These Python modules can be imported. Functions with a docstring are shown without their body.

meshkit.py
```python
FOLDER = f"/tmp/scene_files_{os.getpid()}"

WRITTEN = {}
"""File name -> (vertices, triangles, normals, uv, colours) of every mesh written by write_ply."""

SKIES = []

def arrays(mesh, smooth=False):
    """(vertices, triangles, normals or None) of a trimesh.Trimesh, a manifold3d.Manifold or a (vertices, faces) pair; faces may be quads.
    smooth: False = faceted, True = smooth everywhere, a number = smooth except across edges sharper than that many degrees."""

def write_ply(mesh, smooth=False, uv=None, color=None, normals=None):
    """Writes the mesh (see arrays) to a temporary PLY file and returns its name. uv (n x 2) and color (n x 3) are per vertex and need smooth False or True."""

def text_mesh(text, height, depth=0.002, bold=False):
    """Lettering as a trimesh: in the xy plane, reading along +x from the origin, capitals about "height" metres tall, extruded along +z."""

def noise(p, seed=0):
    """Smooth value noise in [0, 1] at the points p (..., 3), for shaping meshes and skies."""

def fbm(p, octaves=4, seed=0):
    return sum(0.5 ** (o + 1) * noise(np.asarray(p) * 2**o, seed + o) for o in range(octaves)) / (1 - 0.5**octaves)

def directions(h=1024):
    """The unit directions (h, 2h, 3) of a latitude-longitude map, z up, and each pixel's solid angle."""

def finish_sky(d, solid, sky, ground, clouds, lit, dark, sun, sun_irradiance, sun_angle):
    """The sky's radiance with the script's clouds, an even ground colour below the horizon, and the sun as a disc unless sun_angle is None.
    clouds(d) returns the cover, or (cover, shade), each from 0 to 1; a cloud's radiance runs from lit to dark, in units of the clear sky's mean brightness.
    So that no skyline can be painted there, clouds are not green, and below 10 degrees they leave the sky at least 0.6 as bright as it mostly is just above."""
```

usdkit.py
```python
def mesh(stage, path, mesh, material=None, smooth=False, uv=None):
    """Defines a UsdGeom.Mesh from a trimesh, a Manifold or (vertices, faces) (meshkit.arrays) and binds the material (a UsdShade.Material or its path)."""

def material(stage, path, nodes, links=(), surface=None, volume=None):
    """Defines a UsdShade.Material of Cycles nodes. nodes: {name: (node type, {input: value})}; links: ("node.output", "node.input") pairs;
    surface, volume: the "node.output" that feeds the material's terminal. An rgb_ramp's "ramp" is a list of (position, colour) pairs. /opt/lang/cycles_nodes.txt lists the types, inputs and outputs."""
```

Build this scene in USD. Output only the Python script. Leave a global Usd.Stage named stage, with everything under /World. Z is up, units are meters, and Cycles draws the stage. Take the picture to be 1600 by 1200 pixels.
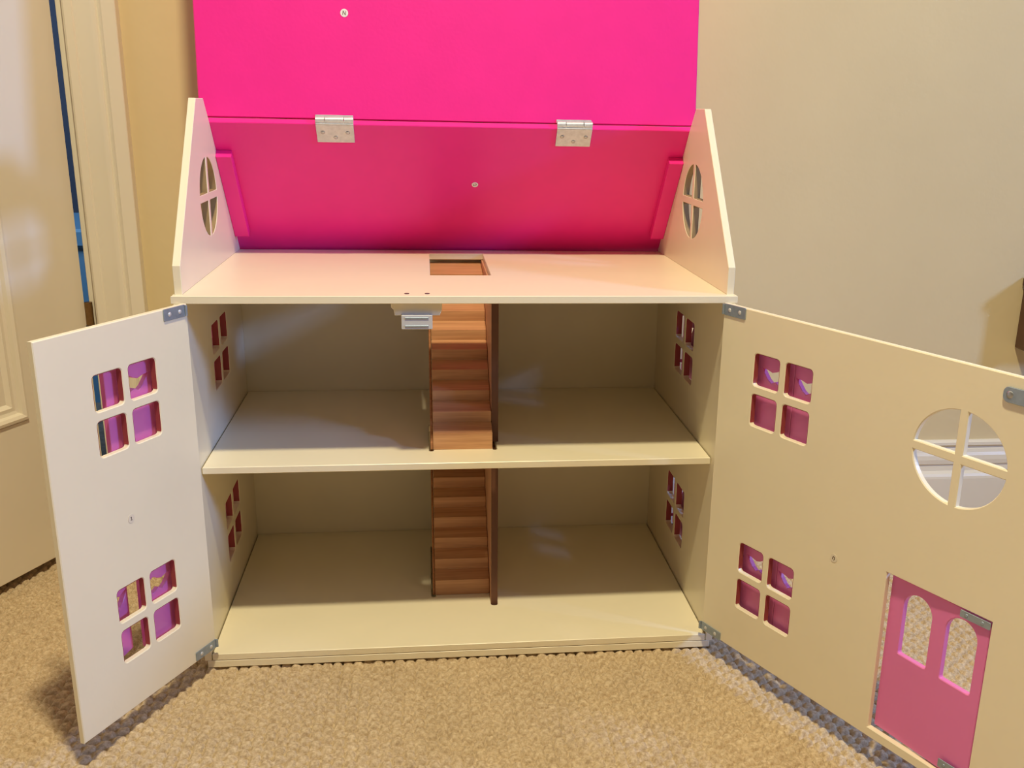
import math, random
import numpy as np, trimesh, usdkit, meshkit
import manifold3d as m3
from shapely import affinity
from shapely.geometry import Polygon, Point, box as sbox
from shapely.ops import unary_union
from pxr import Usd, UsdGeom, UsdLux, UsdShade, Gf, Sdf

random.seed(7)
rng = np.random.default_rng(7)
stage = Usd.Stage.CreateInMemory()
UsdGeom.SetStageUpAxis(stage, 'Z')
UsdGeom.SetStageMetersPerUnit(stage, 1.0)
UsdGeom.Xform.Define(stage, '/World')
UsdGeom.Scope.Define(stage, '/World/Looks')

# ------------------------------------------------------------------ camera, lights, exposure
EXPOSURE = 0.0
CAM_POS = np.array([-0.03996, -1.14265, 0.64459])
CAM_ROT = np.array([[0.99238495, -0.12139445, 0.02086875],      # right
                    [0.01680885, 0.30130448, 0.95337981],       # up
                    [0.12202286, 0.945769, -0.30105053]])       # forward
cam = UsdGeom.Camera.Define(stage, '/World/camera')
M = np.eye(4)
M[0, :3], M[1, :3], M[2, :3], M[3, :3] = CAM_ROT[0], CAM_ROT[1], -CAM_ROT[2], CAM_POS
cam.AddTransformOp().Set(Gf.Matrix4d(M.tolist()))
cam.CreateHorizontalApertureAttr(36.0)
cam.CreateVerticalApertureAttr(27.0)
cam.CreateFocalLengthAttr(36.0 * 1634.619 / 1600)
cam.CreateHorizontalApertureOffsetAttr(-71.67 * 36.0 / 1600)
cam.CreateVerticalApertureOffsetAttr(82.02 * 36.0 / 1600)
cam.CreateClippingRangeAttr(Gf.Vec2f(0.02, 100))
cam.CreateExposureAttr(EXPOSURE)

# ceiling lamp of the room, above and a little in front of the dollhouse
lamp = UsdLux.DiskLight.Define(stage, '/World/ceiling_lamp_light')
lamp.CreateRadiusAttr(0.07)
lamp.CreateIntensityAttr(880.0)
lamp.CreateColorAttr(Gf.Vec3f(1.0, 0.87, 0.55))
lamp.AddTranslateOp().Set(Gf.Vec3d(0.04, -0.82, 2.25))
# daylight through the window in the right-hand wall
day = UsdLux.RectLight.Define(stage, '/World/window_daylight')
day.CreateWidthAttr(0.34)
day.CreateHeightAttr(0.42)
day.CreateIntensityAttr(112.0)
day.CreateColorAttr(Gf.Vec3f(0.25, 0.45, 1.0))
day.AddTranslateOp().Set(Gf.Vec3d(2.34, -1.02, 1.40))
day.AddRotateYOp().Set(90.0)
day.AddRotateXOp().Set(0.0)
# added fill light in the hall, out of sight, brightening the blue box
hall = UsdLux.RectLight.Define(stage, '/World/hall_fill_light')
hall.CreateWidthAttr(0.8)
hall.CreateHeightAttr(0.8)
hall.CreateIntensityAttr(9.0)
hall.CreateColorAttr(Gf.Vec3f(0.75, 0.87, 1.0))
hall.AddTranslateOp().Set(Gf.Vec3d(-1.2, 0.62, 1.3))
hall.AddRotateXOp().Set(90.0)

# ------------------------------------------------------------------ helpers
USED = {}


def numbered(path):
    n = USED.get(path, 0)
    USED[path] = n + 1
    return path if n == 0 else f'{path}_{n:03d}'


def tag(prim, label=None, category=None, group=None, kind=None):
    for k, v in (('label', label), ('category', category), ('group', group), ('kind', kind)):
        if v:
            prim.SetCustomDataByKey(k, v)
    return prim


BASES = {}


def thing(name, label, category, loc, kind=None, group=None):
    path = numbered('/World/' + name)
    x = UsdGeom.Xform.Define(stage, path)
    x.AddTranslateOp().Set(Gf.Vec3d(*map(float, loc)))
    BASES[path] = np.array(loc, float)
    return tag(x.GetPrim(), label, category, group, kind)


def build(name, mesh, mat, parent=None, label=None, category=None, kind=None, smooth=False):
    """One Mesh prim; mesh is in world coordinates."""
    pp = str(parent.GetPath()) if parent else '/World'
    path = numbered(pp + '/' + name)
    base = BASES.get(pp, np.zeros(3))
    BASES[path] = base
    if isinstance(mesh, (list, tuple)):
        mesh = trimesh.util.concatenate(mesh)
    mesh = mesh.copy()
    mesh.apply_translation(-base)
    p = usdkit.mesh(stage, path, mesh, '/World/Looks/' + mat, smooth=smooth).GetPrim()
    return tag(p, label, category, kind=kind)


def _ring(pts, ccw):
    p = np.asarray(pts)[:-1] if np.allclose(pts[0], pts[-1]) else np.asarray(pts)
    keep = [i for i in range(len(p)) if np.linalg.norm(p[i] - p[i - 1]) > 1e-7]
    p = p[keep]
    a = np.sum(p[:, 0] * np.roll(p[:, 1], -1) - np.roll(p[:, 0], -1) * p[:, 1])
    return p if (a > 0) == ccw else p[::-1]


def _inset(p, c):
    e = np.roll(p, -1, 0) - p
    n = np.stack([-e[:, 1], e[:, 0]], 1) / np.linalg.norm(e, axis=1)[:, None]
    n0 = np.roll(n, 1, 0)
    return p + c * (n + n0) / np.maximum(1 + (n * n0).sum(1), 0.25)[:, None]


def slab(poly, t, c=0.0007):
    """A board: the polygon extruded by t along z, with edges chamfered by c."""
    rings = [_ring(np.array(poly.exterior.coords), True)] + [_ring(np.array(h.coords), False) for h in poly.interiors]
    V, F, n = [], [], 0
    ins = [_inset(r, c) for r in rings]
    cv, cf = trimesh.creation.triangulate_polygon(Polygon(ins[0], ins[1:]), engine='earcut')
    for z, up in ((0.0, False), (t, True)):
        V.append(np.c_[cv, np.full(len(cv), z)])
        f = np.array(cf)
        a = cv[f[:, 1]] - cv[f[:, 0]]
        b = cv[f[:, 2]] - cv[f[:, 0]]
        s = a[:, 0] * b[:, 1] - a[:, 1] * b[:, 0]
        f = np.where(((s > 0) == up)[:, None], f, f[:, ::-1])
        F.append(f + n)
        n += len(cv)
    for r, i in zip(rings, ins):
        k = len(r)
        for pts, z in ((i, 0), (r, c), (r, t - c), (i, t)):
            V.append(np.c_[pts, np.full(k, z)])
        idx = np.arange(k)
        nx = (idx + 1) % k
        for l in range(3):
            a, b = n + l * k, n + (l + 1) * k
            F.append(np.c_[a + idx, a + nx, b + nx])
            F.append(np.c_[a + idx, b + nx, b + idx])
        n += 4 * k
    m = trimesh.Trimesh(np.vstack(V), np.vstack(F), process=False)
    m.merge_vertices(digits_vertex=7)
    return m


def frame(u, v, w, o):
    T = np.eye(4)
    T[:3, 0], T[:3, 1], T[:3, 2], T[:3, 3] = u, v, w, o
    return T


def put(mesh, T):
    mesh = mesh.copy()
    mesh.apply_transform(T)
    return mesh


def bx(x0, x1, y0, y1, z0, z1, c=0.0006):
    """A box with chamfered edges."""
    c = min(c, (x1 - x0) * .3, (y1 - y0) * .3, (z1 - z0) * .3)
    return slab_box(x0, x1, y0, y1, z0, z1, c)


def slab_box(x0, x1, y0, y1, z0, z1, c):
    pts = []
    for x, sx in ((x0, 1), (x1, -1)):
        for y, sy in ((y0, 1), (y1, -1)):
            for z, sz in ((z0, 1), (z1, -1)):
                pts += [(x + sx * c, y + sy * c, z), (x + sx * c, y, z + sz * c), (x, y + sy * c, z + sz * c)]
    return trimesh.convex.convex_hull(np.array(pts))


def cyl(p, q, r, n=24):
    p, q = np.array(p, float), np.array(q, float)
    return trimesh.creation.cylinder(radius=r, segment=np.array([p, q]), sections=n)


def rrect(x0, y0, x1, y1, r, res=5):
    return sbox(x0 + r, y0 + r, x1 - r, y1 - r).buffer(r, quad_segs=res)


def extr_x(poly_yz, x0, x1, c=0.0007):
    """Board whose polygon lies in (y, z), thick along x."""
    return put(slab(poly_yz, x1 - x0, c), frame((0, 1, 0), (0, 0, 1), (1, 0, 0), (x0, 0, 0)))


def extr_z(poly_xy, z0, z1, c=0.0007):
    return put(slab(poly_xy, z1 - z0, c), frame((1, 0, 0), (0, 1, 0), (0, 0, 1), (0, 0, z0)))


def extr_y(poly_xz, y0, y1, c=0.0007):
    return put(slab(poly_xz, y1 - y0, c), frame((1, 0, 0), (0, 0, 1), (0, 1, 0), (0, y0, 0)))


def profile_sweep(profile, T0, length):
    """profile in (a, b) swept straight along the third axis of the frame T0."""
    return put(trimesh.creation.extrude_polygon(Polygon(profile), length, engine='earcut'), T0)


# ------------------------------------------------------------------ materials
def mat(name, nodes, links, surface='p.BSDF'):
    return usdkit.material(stage, '/World/Looks/' + name, nodes, links, surface=surface)


def paint(name, color, rough=0.4, spec=0.5, vary=0.05, bump=0.0, scale=40.0, coat=0.0):
    c = np.array(color)
    nodes = {'g': ('geometry', {}), 'n': ('noise_texture', {'scale': scale, 'detail': 3.0, 'roughness': 0.6}),
             'r': ('rgb_ramp', {'ramp': [(0.3, tuple(c * (1 - vary))), (0.7, tuple(np.minimum(c * (1 + vary), 1)))]}),
             'p': ('principled_bsdf', {'roughness': rough, 'specular_ior_level': spec, 'coat_weight': coat, 'coat_roughness': 0.12})}
    links = [('g.position', 'n.vector'), ('n.fac', 'r.fac'), ('r.color', 'p.base_color')]
    if bump:
        nodes['n2'] = ('noise_texture', {'scale': scale * 14, 'detail': 2.0})
        nodes['b'] = ('bump', {'strength': bump, 'distance': 0.001})
        links += [('g.position', 'n2.vector'), ('n2.fac', 'b.height'), ('b.normal', 'p.normal')]
    return mat(name, nodes, links)


paint('cream_paint', (0.88, 0.80, 0.61), 0.33, 0.5, 0.015, 0.10, 12)
paint('hot_pink_paint', (0.92, 0.022, 0.30), 0.42, 0.4, 0.03, 0.12, 16)
paint('orchid_pink_paint', (0.80, 0.20, 0.50), 0.38, 0.5, 0.02, 0.1, 16)
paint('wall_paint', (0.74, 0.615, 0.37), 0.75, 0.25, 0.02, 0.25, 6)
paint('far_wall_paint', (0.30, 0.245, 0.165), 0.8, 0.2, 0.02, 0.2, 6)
paint('ceiling_paint', (0.40, 0.38, 0.35), 0.9, 0.1, 0.02)
paint('trim_gloss', (0.82, 0.76, 0.64), 0.28, 0.5, 0.015, 0.05, 8)
paint('door_gloss', (0.80, 0.73, 0.60), 0.30, 0.5, 0.015, 0.05, 8)
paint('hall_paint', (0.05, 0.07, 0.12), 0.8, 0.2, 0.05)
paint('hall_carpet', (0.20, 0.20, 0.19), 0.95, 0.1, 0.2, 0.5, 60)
paint('blue_plastic', (0.12, 0.33, 0.60), 0.4, 0.5, 0.03)
paint('dark_furniture', (0.10, 0.045, 0.022), 0.4, 0.5, 0.25, 0.1, 20)
paint('white_plastic', (0.56, 0.56, 0.58), 0.4, 0.5, 0.01)
paint('sticker_paper', (0.84, 0.80, 0.80), 0.6, 0.3, 0.01)
paint('cream_sticker', (0.80, 0.72, 0.58), 0.45, 0.4, 0.01)
paint('edge_brown', (0.13, 0.055, 0.032), 0.5, 0.3, 0.1)
paint('dark_red_edge', (0.34, 0.065, 0.065), 0.5, 0.3, 0.05)  # dark red for the side and top edges of the shuttered windows
paint('gable_window_brown', (0.34, 0.24, 0.125), 0.7, 0.2, 0.08)  # brown for the skin in the round gable window openings
paint('ink', (0.10, 0.07, 0.06), 0.6, 0.3, 0.01)
paint('rubber_dark', (0.03, 0.03, 0.03), 0.6, 0.3, 0.02)


def metal(name, color, rough, met=0.85):
    mat(name, {'g': ('geometry', {}), 'n': ('noise_texture', {'scale': 160.0, 'detail': 3.0}),
               'r': ('rgb_ramp', {'ramp': [(0.3, tuple(np.array(color) * 0.82)), (0.7, color)]}),
               'p': ('principled_bsdf', {'metallic': met, 'roughness': rough})},
        [('g.position', 'n.vector'), ('n.fac', 'r.fac'), ('r.color', 'p.base_color')])


metal('zinc', (0.74, 0.75, 0.76), 0.42, 0.4)
metal('blued_zinc', (0.36, 0.44, 0.54), 0.42, 0.55)
metal('screw_steel', (0.50, 0.52, 0.55), 0.35)
metal('dark_screw', (0.16, 0.15, 0.14), 0.45)
metal('old_brass', (0.28, 0.17, 0.07), 0.42)


def wood(name, dark, light, spread):
    mat(name, {'g': ('geometry', {}), 'm': ('mapping', {'scale': spread}),
               'n': ('noise_texture', {'scale': 1.0, 'detail': 4.0, 'roughness': 0.65, 'distortion': 0.3}),
               'r': ('rgb_ramp', {'ramp': [(0.30, dark), (0.5, tuple((np.array(dark) + np.array(light)) / 2)), (0.68, light)]}),
               'p': ('principled_bsdf', {'roughness': 0.45, 'specular_ior_level': 0.4})},
        [('g.position', 'm.vector'), ('m.vector', 'n.vector'), ('n.fac', 'r.fac'), ('r.color', 'p.base_color')])


wood('stair_wood', (0.46, 0.215, 0.10), (0.68, 0.37, 0.19), (7.0, 150.0, 150.0))
wood('stair_wood_dark', (0.33, 0.125, 0.05), (0.55, 0.25, 0.11), (6.0, 150.0, 210.0))
wood('panel_wood', (0.60, 0.31, 0.175), (0.72, 0.42, 0.25), (60.0, 60.0, 9.0))

# looped carpet: colour flecks and fibre relief on the modelled loops
mat('carpet', {'g': ('geometry', {}),
               'n': ('noise_texture', {'scale': 230.0, 'detail': 4.0, 'roughness': 0.75}),
               'n3': ('noise_texture', {'scale': 9.0, 'detail': 2.0}),
               'r': ('rgb_ramp', {'ramp': [(0.33, (0.43, 0.305, 0.175)), (0.5, (0.61, 0.465, 0.29)), (0.68, (0.77, 0.62, 0.42))]}),
               'r3': ('rgb_ramp', {'ramp': [(0.3, (0.92, 0.92, 0.94)), (0.7, (1.0, 1.0, 1.0))]}),
               'x': ('mix_color', {'blend_type': 'multiply', 'fac': 1.0}),
               'n2': ('noise_texture', {'scale': 1300.0, 'detail': 2.0}),
               'b': ('bump', {'strength': 0.6, 'distance': 0.001}),
               'p': ('principled_bsdf', {'roughness': 0.95, 'specular_ior_level': 0.1, 'sheen_weight': 0.1})},
    [('g.position', 'n.vector'), ('g.position', 'n2.vector'), ('g.position', 'n3.vector'), ('n.fac', 'r.fac'), ('n3.fac', 'r3.fac'),
     ('r.color', 'x.a'), ('r3.color', 'x.b'), ('x.result', 'p.base_color'), ('n2.fac', 'b.height'), ('b.normal', 'p.normal')])

# ------------------------------------------------------------------ the room
RX0, RX1, RY0, WALL, RH = -1.9, 2.2, -2.6, 0.425, 2.4
DX0, DX1, DTOP = -1.30, -0.5235, 2.02                      # doorway between the jambs
PX0, PX1, PY0 = -1.10, 1.24, -0.56                          # the modelled pile lies inside this; beyond it the carpet is a plain sheet
floor = build('floor', [bx(RX0 - .1, RX1 + .1, RY0 - .1, WALL + .03, -0.06, -0.0225, 0), bx(RX0 - .1, PX0, RY0 - .1, WALL + .03, -.0225, -.0022, 0),
                        bx(PX1, RX1 + .1, RY0 - .1, WALL + .03, -.0225, -.0022, 0), bx(PX0, PX1, RY0 - .1, PY0, -.0225, -.0022, 0)], 'carpet', None,
              'beige loop-pile carpet covering the floor of the room', 'floor', 'structure')


def carpet_mesh(x0, x1, y0, y1, step):
    xs, ys = np.arange(x0, x1 + 1e-9, step), np.arange(y0, y1 + 1e-9, step)
    X, Y = np.meshgrid(xs, ys, indexing='ij')
    wob = (meshkit.noise(np.stack([X * 9, Y * 9, X * 0], -1), 3) - .5) * .006
    Xw = X + wob
    cw, L = 0.0122, 0.0170
    i = np.floor(Xw / cw)
    u = 2 * (Xw / cw - i) - 1
    ph = (i % 2) * .5 + .22 * np.sin(i * 12.9898 + 1.3)
    v0 = Y / L + ph
    j = np.floor(v0)
    v = 2 * (v0 - j) - 1
    h1 = np.modf(np.abs(np.sin(i * 127.1 + j * 311.7) * 43758.5453))[0]
    across = np.sqrt(np.maximum(1 - np.abs(u) ** 3.0, 0))
    pit = np.exp(-((1 - np.abs(v)) / .30) ** 2) * np.exp(-(u / .78) ** 2) * (.45 + .55 * h1)
    z = 0.0075 * (0.12 + 0.88 * across) * (0.90 + 0.10 * h1) - .0105 * pit
    z += (meshkit.noise(np.stack([X * 380, Y * 380, X * 0], -1), 5) - .5) * .0018
    Z = -0.0078 + z
    Z = np.minimum(Z, -0.0001)
    nx, ny = X.shape
    idx = np.arange(nx * ny).reshape(nx, ny)
    q = np.stack([idx[:-1, :-1], idx[1:, :-1], idx[1:, 1:], idx[:-1, 1:]], -1).reshape(-1, 4)
    f = np.vstack([q[:, [0, 1, 2]], q[:, [0, 2, 3]]])
    return trimesh.Trimesh(np.stack([X, Y, Z], -1).reshape(-1, 3), f, process=False)


build('carpet_pile', carpet_mesh(PX0, PX1, PY0, 0.424, 0.0017), 'carpet', floor, 'beige ribbed loop pile', None, 'stuff', smooth=True)

wall_poly = Polygon([(RX0 - .1, 0), (DX0 - .028, 0), (DX0 - .028, DTOP + .028), (DX1 + .028, DTOP + .028), (DX1 + .028, 0), (RX1 + .1, 0), (RX1 + .1, RH), (RX0 - .1, RH)])
build('wall_back', extr_y(wall_poly, WALL, WALL + .13, .0002), 'wall_paint', None, 'beige painted wall behind the dollhouse', 'wall', 'structure')
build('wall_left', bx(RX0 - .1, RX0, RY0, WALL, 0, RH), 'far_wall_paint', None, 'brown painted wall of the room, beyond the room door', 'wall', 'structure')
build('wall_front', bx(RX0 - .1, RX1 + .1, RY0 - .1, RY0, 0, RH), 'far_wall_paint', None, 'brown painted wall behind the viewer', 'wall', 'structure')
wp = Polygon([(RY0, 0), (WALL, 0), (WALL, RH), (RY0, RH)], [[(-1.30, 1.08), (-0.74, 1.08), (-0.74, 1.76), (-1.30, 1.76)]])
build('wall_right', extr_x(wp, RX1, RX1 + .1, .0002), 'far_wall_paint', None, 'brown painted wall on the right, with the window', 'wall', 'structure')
build('ceiling', bx(RX0 - .1, RX1 + .1, RY0 - .1, WALL + .13, RH, RH + .08), 'ceiling_paint', None, 'white ceiling of the room', 'ceiling', 'structure')
w1 = thing('window_1', 'white framed window in the right wall letting in daylight', 'window', (RX1 + .04, -1.02, 1.08), 'structure')
build('window_frame', extr_x(Polygon([(-1.30, 1.08), (-0.74, 1.08), (-0.74, 1.76), (-1.30, 1.76)], [[(-1.26, 1.12), (-0.78, 1.12), (-0.78, 1.72), (-1.26, 1.72)]]), RX1 + .02, RX1 + .07), 'trim_gloss', w1)
build('window_sill', bx(RX1 - .06, RX1 + .02, -1.36, -0.68, 1.05, 1.08), 'trim_gloss', w1)

# skirting board along the back wall
SK = [(0, 0), (0, .020), (.066, .020), (.070, .0192), (.074, .0165), (.0775, .0105), (.0885, .0095), (.0895, .0118), (.097, .0125), (.104, .0115), (.109, .009),
      (.1145, .0072), (.1155, .0056), (.1205, .0056), (.1212, .0092), (.126, .0088), (.129, .004), (.129, 0)]
build('baseboard_back', profile_sweep([(-d, z) for z, d in SK], frame((0, 1, 0), (0, 0, 1), (1, 0, 0), (-0.443, WALL, 0)), RX1 + .443), 'trim_gloss', None,
      'cream moulded skirting board along the back wall', 'skirting board', 'structure')

# architrave around the doorway
AR = [(0, 0), (0, .009), (.003, .0112), (.0125, .0112), (.0145, .0092), (.030, .0125), (.037, .0158), (.042, .0165), (.0445, .0158), (.0465, .0132), (.0495, .0148),
      (.0525, .018), (.0695, .018), (.0705, .017), (.0705, 0)]
tr = thing('trim_1', 'cream moulded wooden architrave beside the room door', 'door frame', (DX1 + .04, WALL, 0), 'structure')
build('architrave', profile_sweep([(a, -d) for a, d in AR], frame((1, 0, 0), (0, 1, 0), (0, 0, 1), (DX1 + .0105, WALL, 0)), DTOP + .08), 'trim_gloss', tr, smooth=30)
build('architrave', profile_sweep([(-a, -d) for a, d in AR], frame((1, 0, 0), (0, 1, 0), (0, 0, 1), (DX0 - .0105, WALL, 0)), DTOP + .08), 'trim_gloss', tr, smooth=30)
build('head_architrave', profile_sweep([(-d, a) for a, d in AR], frame((0, 1, 0), (0, 0, 1), (1, 0, 0), (DX0 - .01, WALL, DTOP + .0105)), DX1 - DX0 + .02), 'trim_gloss', tr)
build('jamb', bx(DX1, DX1 + .026, WALL - .0005, WALL + .135, 0, DTOP), 'trim_gloss', tr)
build('jamb', bx(DX0 - .026, DX0, WALL - .0005, WALL + .135, 0, DTOP), 'trim_gloss', tr)
build('head_jamb', bx(DX0 - .026, DX1 + .026, WALL - .0005, WALL + .135, DTOP, DTOP + .026), 'trim_gloss', tr)

# hall beyond the doorway
HY = 2.0
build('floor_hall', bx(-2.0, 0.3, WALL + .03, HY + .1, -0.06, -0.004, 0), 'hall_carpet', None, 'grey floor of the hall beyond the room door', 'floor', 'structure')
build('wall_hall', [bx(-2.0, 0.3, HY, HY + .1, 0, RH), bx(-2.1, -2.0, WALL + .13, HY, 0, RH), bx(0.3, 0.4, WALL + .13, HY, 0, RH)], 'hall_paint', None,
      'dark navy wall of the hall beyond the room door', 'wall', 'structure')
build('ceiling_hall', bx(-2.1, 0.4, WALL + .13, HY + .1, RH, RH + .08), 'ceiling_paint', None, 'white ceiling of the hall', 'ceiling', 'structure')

sb = thing('storage_box', 'bright blue storage box on the hall floor, glimpsed through the hinge gap', 'box', (-.86, 1.35, 0))
tub = trimesh.creation.extrude_polygon(rrect(-1.12, 1.2, -.60, 1.52, .03), .34, engine='earcut')
tub.apply_translation((0, 0, -.004))
build('body', tub, 'blue_plastic', sb)
lidp = slab(rrect(-1.135, 1.188, -.585, 1.535, .035), .04, .006)
lidp.apply_translation((0, 0, .337))
build('lid', lidp, 'blue_plastic', sb)

# the room door, standing open
DA = np.array([-0.573, 0.3148, 0.0])
DD = np.array([0.40360617, 0.91493282, 0.0])
DN = np.array([DD[1], -DD[0], 0.0])
HE = DA + DD * 0.1125                                       # hinge edge of the visible face
DT = frame(-DD, (0, 0, 1), DN, HE)                          # (s from the hinge edge, z, out of the visible face)
dr = thing('door_1', 'cream panelled room door standing open at the left edge of the photo', 'door', (HE[0], HE[1], 0.012), 'structure')
DW, DH = 0.76, 1.99
panels = [(0.131, 0.2235, 0.335, 0.84), (0.425, 0.2235, 0.629, 0.84), (0.131, 1.02, 0.335, 1.87), (0.425, 1.02, 0.629, 1.87)]
slabp = Polygon([(0, .012), (DW, .012), (DW, DH), (0, DH)], [[(a, b), (c_, b), (c_, d), (a, d)] for a, b, c_, d in panels])
build('door_slab', put(slab(slabp, .038, .0012), DT @ frame((1, 0, 0), (0, 1, 0), (0, 0, 1), (0, 0, -.038))), 'door_gloss', dr)


def loft_panel(a, b, c_, d, steps, back):
    loops = [np.array([(a + i, b + i, z), (c_ - i, b + i, z), (c_ - i, d - i, z), (a + i, d - i, z)]) for i, z in steps]
    loops = [np.array([(a, b, back), (c_, b, back), (c_, d, back), (a, d, back)])] + loops
    V = np.vstack(loops)
    F = []
    for l in range(len(loops) - 1):
        for k in range(4):
            p, q = 4 * l + k, 4 * l + (k + 1) % 4
            F += [(p, q, q + 4), (p, q + 4, p + 4)]
    e = 4 * (len(loops) - 1)
    F += [(e, e + 1, e + 2), (e, e + 2, e + 3), (0, 2, 1), (0, 3, 2)]
    return trimesh.Trimesh(V, np.array(F), process=False)


for a, b, c_, d in panels:
    build('panel', put(loft_panel(a, b, c_, d, [(0, -.0005), (.002, .0035), (.006, .0045), (.010, .002), (.012, -.003), (.016, -.0045), (.021, -.004), (.026, -.009), (.055, -.009), (.075, -.004)], -.033), DT), 'door_gloss', dr, 'raised door panel in a moulded frame')
hk = DT @ frame((1, 0, 0), (0, 1, 0), (0, 0, 1), (0, 0, 0))
hx = HE + DN * .0035 + DD * .003
hb = build('hinge', [cyl(hx + (0, 0, .268), hx + (0, 0, .362), .0055), put(bx(-.0012, .0012, .268, .358, -.0008, .0045, .0004), hk @ frame((0, 0, 1), (0, 1, 0), (-1, 0, 0), (0, 0, 0)))], 'old_brass', dr, 'dull brass butt hinge of the room door', smooth=30)
for k in range(2):
    build('knuckle_ring', cyl(hx + (0, 0, .297 + .03 * k), hx + (0, 0, .299 + .03 * k), .0062), 'dark_screw', hb)
build('door_knob', [put(trimesh.creation.cylinder(.026, .006), DT @ frame((1, 0, 0), (0, 1, 0), (0, 0, 1), (.70, 1.0, .003))), put(trimesh.creation.icosphere(3, .026), DT @ frame((1, 0, 0), (0, 1, 0), (0, 0, 1), (.70, 1.0, .05))), put(trimesh.creation.cylinder(.009, .05), DT @ frame((1, 0, 0), (0, 1, 0), (0, 0, 1), (.70, 1.0, .025)))], 'old_brass', dr, smooth=30)

# dark wall shelf whose end just enters at the right
cb = thing('wall_shelf', 'dark brown wooden wall shelf, its end just entering at the right edge', 'shelf', (1.10, WALL, .28))
CX0, CX1, CY0, CY1, CZ0, CZ1 = .909, 1.36, .368, WALL - .0005, .285, .385
for x in (CX0, CX1 - .018):
    build('end_panel', bx(x, x + .018, CY0, CY1, CZ0, CZ1, .002), 'dark_furniture', cb)
build('top', bx(CX0 - .004, CX1 + .004, CY0 - .006, CY1, CZ1, CZ1 + .016, .003), 'dark_furniture', cb)
build('shelf_board', bx(CX0 + .018, CX1 - .018, CY0 + .002, CY1, CZ0 + .01, CZ0 + .024), 'dark_furniture', cb)
build('back_board', bx(CX0 + .018, CX1 - .018, CY1 - .008, CY1, CZ0 + .024, CZ1), 'dark_furniture', cb)

# ------------------------------------------------------------------ the dollhouse
T = 0.0084
W, WO = 0.300, 0.3084
Z0, Z1, Z2 = 0.0177, 0.2411, 0.4433
D, DA2 = 0.366, 0.384
house = thing('dollhouse', 'cream wooden dollhouse with open front panels and raised hot pink roof', 'dollhouse', (0, 0.19, 0))


def panes(x0, y0, s, h, bar=.0092, r=.0045):
    pw, ph = (s - bar) / 2, (h - bar) / 2
    return [rrect(x0 + i * (pw + bar), y0 + j * (ph + bar), x0 + i * (pw + bar) + pw, y0 + j * (ph + bar) + ph, r, 4) for j in (0, 1) for i in (0, 1)]


def cross_round(cx, cy, rx, ry, bar):
    e = affinity.scale(Point(cx, cy).buffer(1, quad_segs=20), rx, ry)
    c = unary_union([sbox(cx - bar / 2, cy - 1, cx + bar / 2, cy + 1), sbox(cx - 1, cy - bar / 2, cx + 1, cy + bar / 2)])
    return list(e.difference(c).geoms)


def holed(poly, holes):
    for h in holes:
        poly = poly.difference(h)
    return poly


def capsule(x, y0, y1, r):
    from shapely.geometry import LineString
    return LineString([(x, y0 + r), (x, y1 - r)]).buffer(r, quad_segs=6)


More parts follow.
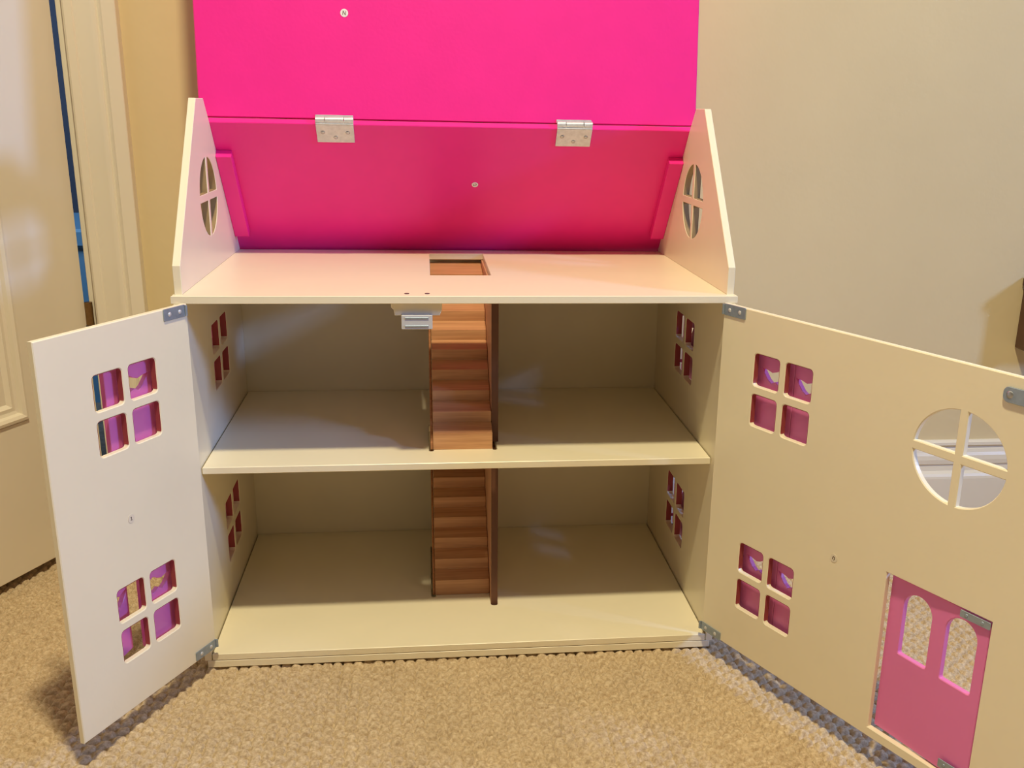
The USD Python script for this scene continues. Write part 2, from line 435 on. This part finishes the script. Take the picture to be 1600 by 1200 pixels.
# floors
build('base_board', bx(-.3050, .3050, 0.0, D + .016, 0.0, .0088), 'cream_paint', house)
gf = holed(sbox(-W + .0012, 0.0, W - .0012, D - .0012), [capsule(-.0376, .1315, .30, .0028), capsule(.0415, .1015, .355, .0044)])
build('ground_floor', extr_z(gf, .0093, Z0), 'cream_paint', house)
mf = holed(sbox(-W + .0012, .0299, W - .0012, D - .0012), [capsule(-.0376, .0745, .184, .0028), capsule(.0400, .0765, .184, .0026), sbox(-.0352, .19, .039, .352)])
build('middle_floor', extr_z(mf, Z1 - T, Z1), 'cream_paint', house)
af = holed(sbox(-.3105, .0035, .3105, DA2), [sbox(-.0355, .152, .0392, .3475)])
attic = build('attic_floor', extr_z(af, Z2 - T, Z2, .0006), 'cream_paint', house)
for x in (-.062, -.0395):
    sc = build('screw', trimesh.creation.cylinder(.0027, .0006).apply_translation((x, .0195, Z2 + .0001)), 'dark_screw', attic, 'countersunk screw head in the attic floor')

SWZ0, SWZ1 = .0090, Z2 - T - .0002
ROWS = ((.3909, 'upper'), (.1661, 'lower'))
BIRD = [(-.0272, .0050), (-.018, .0040), (-.0110, .0022), (-.005, .0040), (.002, .0080), (.0065, .0060), (.009, .0015), (.0075, -.004), (.0040, -.0100),
        (-.0010, -.0090), (-.0050, -.0068), (-.0110, -.0098), (-.0165, -.0068), (-.022, -.001)]


def shutter(parent, FO, d0, d1, z0, bird, hinge_at_d1=False, angle=0.0, h=.094):
    """A leaf on the outer face of a board. FO: frame (along, z, outwards) with 0 on the outer face; the leaf covers d0..d1 and is turned about its hinge edge."""
    leaf = Polygon([(d0, z0), (d1, z0), (d1, z0 + h), (d0, z0 + h)]).difference(Polygon([(bird + x, z0 + h - .0285 + y) for x, y in BIRD]))
    m = slab(leaf, .006, .0006)
    if angle:
        m = put(m, trimesh.transformations.rotation_matrix(math.radians(angle if hinge_at_d1 else -angle), (0, 1, 0), (d1 if hinge_at_d1 else d0, 0, .001)))
    off = frame((1, 0, 0), (0, 1, 0), (0, 0, 1), (0, 0, .0050))
    hd = d1 - .006 if hinge_at_d1 else d0 + .006
    pins = [cyl((hd, z0 + k * h, -.0003), (hd, z0 + k * h, .0054), .0022, 12) for k in (.15, .85)]
    build('shutter', [put(m, FO @ off)] + [put(p, FO) for p in pins], 'orchid_pink_paint', parent, 'orchid pink window shutter with a bird cut out')


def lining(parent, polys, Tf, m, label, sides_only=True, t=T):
    """Thin coloured skin on the cut edges of the window openings (all but the bottom ledges), in the board's (u, v, depth) frame."""
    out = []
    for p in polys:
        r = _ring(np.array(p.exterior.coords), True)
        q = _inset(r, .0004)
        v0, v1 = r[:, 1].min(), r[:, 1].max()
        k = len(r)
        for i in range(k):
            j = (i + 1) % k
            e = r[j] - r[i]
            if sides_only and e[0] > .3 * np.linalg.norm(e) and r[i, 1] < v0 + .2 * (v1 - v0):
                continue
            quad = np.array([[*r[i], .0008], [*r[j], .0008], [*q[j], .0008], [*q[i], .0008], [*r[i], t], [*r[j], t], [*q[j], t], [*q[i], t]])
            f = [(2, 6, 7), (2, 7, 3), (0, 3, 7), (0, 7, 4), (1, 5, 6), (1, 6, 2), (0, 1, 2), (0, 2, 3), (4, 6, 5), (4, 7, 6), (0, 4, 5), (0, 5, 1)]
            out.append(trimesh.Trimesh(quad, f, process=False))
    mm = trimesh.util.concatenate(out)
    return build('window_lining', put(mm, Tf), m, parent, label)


# side walls with two four-pane windows each
for sx in (-1, 1):
    poly = sbox(.0006, SWZ0, D - .0013, SWZ1)
    y0, s = .1475, .099
    holes = panes(y0, .3000, s, .0815) + panes(y0, .0690, s, .0815)
    x0, x1 = (W, WO) if sx > 0 else (-WO, -W)
    sw = build('side_wall', extr_x(holed(poly, holes), x0, x1), 'cream_paint', house)
    FI = frame((0, 1, 0), (0, 0, 1), (sx, 0, 0), (sx * W, 0, 0))
    for k in (0, 4):
        lining(sw, holes[k:k + 4], FI, 'dark_red_edge', 'dark red cut edge of a window')
    FO = frame((0, 1, 0), (0, 0, 1), (sx, 0, 0), (sx * WO, 0, 0))
    mid = y0 + s / 2
    for zb in (.2945, .0635):
        shutter(sw, FO, mid - .0620, mid - .0003, zb, mid - .025)
        shutter(sw, FO, mid + .0003, mid + .0620, zb, mid + .034, True)
build('back_wall', bx(-WO, WO, D, D + .0075, SWZ0, SWZ1), 'cream_paint', house)

# gables
GP = [(.0134, Z2), (.0134, .474), (.1629, .645), (.2048, .645), (.2325, .617), (.3838, .4460), (.3838, Z2)]
for sx in (-1, 1):
    x0, x1 = (W, WO) if sx > 0 else (-WO, -W)
    rnd = cross_round(.1960, .5315, .0520, .0465, .0088)
    gb = build('gable', extr_x(holed(Polygon(GP), rnd), x0, x1, .0005), 'cream_paint', house)
    lining(gb, rnd, frame((0, 1, 0), (0, 0, 1), (sx, 0, 0), (sx * W, 0, 0)), 'gable_window_brown', 'brown cut edge of the round window', False)

# roof: fixed back slope, raised lid
ind = np.array([0, .3851 - .2325, .4443 - .617])
SL = float(np.linalg.norm(ind))
ind = ind / SL
inn = np.array([0, -ind[2], ind[1]])                      # outwards (up and back)
PT = frame((1, 0, 0), ind, inn, (0, .2328, .6173))         # (x, down the slope, outwards)
roof = build('roof_slope', put(slab(sbox(-.3090, 0, .3090, SL + .016), T, .0008), PT), 'hot_pink_paint', house, 'hot pink back slope of the roof')
for sx in (-1, 1):
    x0, x1 = sorted((sx * .2998, sx * .2808))
    build('roof_batten', put(slab(sbox(x0, .0455, x1, .1930), .0120, .0006), PT @ frame((1, 0, 0), (0, 1, 0), (0, 0, 1), (0, 0, -.0121))), 'hot_pink_paint', house, 'hot pink batten joining roof and gable')

LEAN = math.radians(6.3)
lu = np.array([0, math.sin(LEAN), math.cos(LEAN)])
ln = np.array([0, -math.cos(LEAN), math.sin(LEAN)])        # towards the viewer
LT = frame((1, 0, 0), lu, ln, (-.0015, .2400, .6232))      # (x, up the lid, towards the viewer); front face at 0
lid = build('roof_lid', put(slab(sbox(-.3115, 0, .3110, .338), T, .0012), LT @ frame((1, 0, 0), (0, 1, 0), (0, 0, 1), (0, 0, -T))), 'hot_pink_paint', house, 'hot pink roof lid raised upright')


def sticker(parent, Tf, r, text, th, m='sticker_paper', turn=0.0):
    disc = trimesh.creation.cylinder(r, .0003, sections=28)
    build('sticker', put(disc, Tf), m, parent, 'small round paper sticker')
    t = meshkit.text_mesh(text, th, .00025)
    c = t.bounds.mean(0)
    t.apply_translation((-c[0], -c[1], 0))
    t.apply_transform(trimesh.transformations.rotation_matrix(math.radians(turn), (0, 0, 1)))
    build('printed_mark', put(t, Tf @ frame((1, 0, 0), (0, 1, 0), (0, 0, 1), (0, 0, .00016))), 'ink', parent, 'printed mark on the sticker')


sticker(lid, LT @ frame((1, 0, 0), (0, 1, 0), (0, 0, 1), (-.1328, .1252, .0002)), .0048, 'N', .0046, turn=-6)
sticker(roof, PT @ frame((1, 0, 0), (0, -1, 0), (0, 0, -1), (.0265, .1005, -.0002)), .0044, '2', .0044, turn=-60)


def screw_head(Tf, r=.0022):
    """A raised screw head with a cross recess, in the frame's plane."""
    prof = np.array([(0, .0009), (r * .5, .0008), (r * .85, .0005), (r, 0)])
    head = trimesh.creation.revolve(prof[::-1], sections=16)
    return put(head, Tf)


for hx0, hx1 in ((-.1730, -.1268), (.1280, .1732)):
    hc, hw = (hx0 + hx1) / 2, (hx1 - hx0)
    leaf = put(slab(rrect(hx0, -.0005, hx1, .0285, .0008, 3), .0014, .0003), PT @ frame((1, 0, 0), (0, 1, 0), (0, 0, 1), (0, 0, -.0015)))
    bend = put(slab_box(hx0, hx1, -.0016, -.0002, -.0015, .0050, .0004), PT)
    upper = put(slab(rrect(hx0 + .0010, .0005, hx1 + .0010, .0050, .0006, 3), .0016, .0004), LT @ frame((1, 0, 0), (0, 1, 0), (0, 0, 1), (0, 0, .0002)))
    hg = build('roof_hinge', [leaf, bend, upper], 'zinc', house, 'zinc plated hinge joining roof lid and slope')
    build('knuckle', [cyl((a, .2342, .6222), (b, .2342, .6222), .0042) for a, b in ((hx0, hx0 + hw * .24), (hx0 + hw * .26, hx0 + hw * .74), (hx0 + hw * .76, hx1))], 'zinc', hg, smooth=30)
    for dx, dy in ((-.0153, .0120), (.0153, .0120), (0, .0200)):
        build('screw', screw_head(PT @ frame((1, 0, 0), (0, -1, 0), (0, 0, -1), (hc + dx, dy, -.0016)), .0027), 'screw_steel', hg, smooth=True)

# stairs
SX0, SX1 = -.0355, .0369


def stairs(y0, z0, run, rise, slope, n, back, label):
    h = rise - slope
    p = [(y0 + .003, z0), (y0 + .02, z0)]
    lo = [(y0 + (i + 1) * run, z0 + (i + 1) * rise - .022) for i in range(n)]
    yN = y0 + n * run
    poly = Polygon([(y0 + .001, z0 + .0002), (y0 + .022, z0 + .0002), (yN, z0 + n * rise - .030), (yN, z0 + n * rise - .006), (y0 + .001, z0 + rise * .45)])
    st = build('staircase', extr_x(poly, SX0 - .0032, SX0 - .0002), 'stair_wood_dark', house, label)
    for i in range(n):
        ya, yb = y0 + i * run, y0 + (i + 1) * run
        zt = z0 + (i + 1) * rise
        if i == n - 1:
            yb = back
        zb = z0 + .0002 if i == 0 else z0 + i * rise + slope + .0001
        q = Polygon([(ya, zb), (ya, zt), (yb - .0001, zt + slope), (yb - .0001, zb + (.0 if i == 0 else .0)), ])
        build('step', extr_x(q, SX0, SX1, .0008), 'stair_wood', st)
    return st


stairs(.0795, Z1, .0265, .0202, .0070, 9, .3560, 'upper wooden staircase rising to the attic opening')
stairs(.1363, Z0, .0213, .0214, .0065, 10, .3480, 'lower wooden staircase rising to the middle floor')
for y0, z0, z1, which in ((.1075, Z1 + .0002, Z2 - T - .0003, 'upper'), (.1060, Z0 - .003, Z1 - T - .0003, 'lower')):
    sp = build('stair_panel', bx(.0372, .0458, y0 + .0008, D - .002, z0, z1), 'panel_wood', house, f'upright wooden board beside the {which} staircase')
    build('front_edge', bx(.0372, .0458, y0, y0 + .0009, z0, z1, .0003), 'edge_brown', sp, 'dark brown front edge of the board')

# magnetic catch under the attic floor
blk = Polygon([(-.0795, Z2 - T - .0002), (-.0232, Z2 - T - .0002), (-.0236, .4255), (-.0262, .4195), (-.0757, .4195), (-.0768, .4262), (-.0795, .4285)])
ct = build('magnetic_catch', extr_y(blk, .0160, .0420, .0006), 'cream_paint', house, 'cream block with magnetic catch under the attic floor')
build('catch_housing', extr_y(rrect(-.0684, .4055, -.0343, .4215, .001, 3), .0080, .0440, .0006), 'white_plastic', ct, 'white plastic catch housing')
for z in (.4085, .4175):
    build('catch_plate', bx(-.0645, -.0385, .0068, .0090, z, z + .0016, .0003), 'blued_zinc', ct, 'steel catch plate')

# ------------------------------------------------------------------ hinged front panels
TP = .0066                                                  # thickness of the hinged panels
XP, YP = .2927, -.0050
PZ0, PZ1 = .0286, .4370
S, H = .0883, .0823


def panel_frame(sx, a):
    d = np.array([sx * math.cos(a), -math.sin(a), 0])
    n = np.array([sx * math.sin(a), math.cos(a), 0])
    return frame(d, (0, 0, 1), n, (sx * XP, YP, 0))


def hinge_plate(panel, FT, d0, d1, z0, z1, screws=True, m='blued_zinc'):
    hp = build('hinge', [put(slab(rrect(d0, z0, d1, z1, .0012, 3), .0013, .0003), FT @ frame((1, 0, 0), (0, 1, 0), (0, 0, 1), (0, 0, -.0013))),
                         put(cyl((d0, z0 + .0008, -.0018), (d0, z1 - .0008, -.0018), .0016, 14), FT)], m, panel, 'small blue grey steel hinge')
    out = []
    for k in (.27, .74):
        out.append(screw_head(FT @ frame((1, 0, 0), (0, -1, 0), (0, 0, -1), (d0 + (d1 - d0) * k, (z0 + z1) / 2, -.0013)), .0024))
    build('hinge_screw', out, 'zinc', panel, 'pair of hinge screws', smooth=True)
    return hp


def front_panel(sx, a, width, win_d, extra_holes, label):
    FT = panel_frame(sx, a)
    poly = sbox(0, PZ0, width, PZ1)
    holes = []
    for zt, _ in ROWS:
        holes += panes(win_d, zt - H, S, H)
    poly = holed(poly, holes + extra_holes)
    p = build('front_panel', put(slab(poly, TP, .0009), FT), 'cream_paint', house, label)
    for k in range(0, len(holes), 4):
        lining(p, holes[k:k + 4], FT, 'dark_red_edge', 'dark red cut edge of a window', t=TP)
    return p, FT


def outer(FT):
    return FT @ frame((1, 0, 0), (0, 1, 0), (0, 0, 1), (0, 0, TP))


# left front panel
fl, FL = front_panel(-1, 1.1105, .2087, .0555, [], 'left front panel of the dollhouse, swung open')
zu, zl = ROWS[0][0] - H - .0055, ROWS[1][0] - H - .0055
shutter(fl, outer(FL), .0415, .1164, zu, .0813)
shutter(fl, outer(FL), .1170, .1650, zu, .1420, True, 52)
shutter(fl, outer(FL), .0415, .0975, zl, .0760)
shutter(fl, outer(FL), .1030, .1570, zl, .1300, True, 13)
hinge_plate(fl, FL, .0040, .0378, .4243, .4370)
hinge_plate(fl, FL, .0002, .0365, .0302, .0410)
sticker(fl, FL @ frame((-1, 0, 0), (0, 1, 0), (0, 0, -1), (.1131, .2348, -.0002)), .0046, '1', .0036, 'cream_sticker')

# right front panel
RW = .4460
hole = sbox(.2675, .0392, .3880, .2138)
fr, FR = front_panel(1, 1.1387, RW, .0559, cross_round(.3291, .3499, .0501, .0448, .0088) + [hole], 'right front panel of the dollhouse, swung open')
for z0 in (zu, zl):
    shutter(fr, outer(FR), .0415, .1070, z0, .0840)
    shutter(fr, outer(FR), .1076, .1660, z0, .1370, True)
hinge_plate(fr, FR, .0016, .0372, .4243, .4372)
hinge_plate(fr, FR, -.0020, .0352, .0282, .0388)
sticker(fr, FR @ frame((1, 0, 0), (0, 1, 0), (0, 0, -1), (.1989, .2020, -.0002)), .0046, 'n', .0050, 'cream_sticker', -20)
# hook plate at the free edge
hkp = build('latch_hook', put(slab(rrect(.3655, .4135, .4300, .4272, .0055, 6), .0022, .0005), FR @ frame((1, 0, 0), (0, 1, 0), (0, 0, 1), (0, 0, -.0024))), 'blued_zinc', fr, 'blue grey metal hook plate', smooth=30)
build('latch_screw', screw_head(FR @ frame((1, 0, 0), (0, -1, 0), (0, 0, -1), (.3722, .4205, -.0024)), .0034), 'screw_steel', fr, smooth=True)
# small pink door in its opening
door = sbox(.2690, .0408, .3868, .2122)
for a0, a1 in ((.2868, .3225), (.3395, .3755)):
    r = (a1 - a0) / 2
    arch = unary_union([rrect(a0, .1320, a1, .185, .002, 2), affinity.scale(Point((a0 + a1) / 2, .1845).buffer(1, quad_segs=14), r, .0170)])
    door = door.difference(arch)
DTT = FR @ trimesh.transformations.rotation_matrix(math.radians(3.2), (0, 1, 0), (.3868, 0, .003)) @ frame((1, 0, 0), (0, 1, 0), (0, 0, 1), (0, 0, .0012))
build('front_door', put(slab(door, .0065, .0007), DTT), 'orchid_pink_paint', fr, 'orchid pink front door with two arched windows')
for z0, z1 in ((.2055, .2128), (.0455, .0545)):
    build('door_hinge', [put(slab(rrect(.3555, z0, .3878, z1, .001, 3), .0012, .0003), FR @ frame((1, 0, 0), (0, 1, 0), (0, 0, 1), (0, 0, -.0012)))] +
          [screw_head(FR @ frame((1, 0, 0), (0, -1, 0), (0, 0, -1), (dx, (z0 + z1) / 2, -.0012)), .0019) for dx in (.3625, .3795)], 'blued_zinc', fr, 'small steel hinge of the pink door')
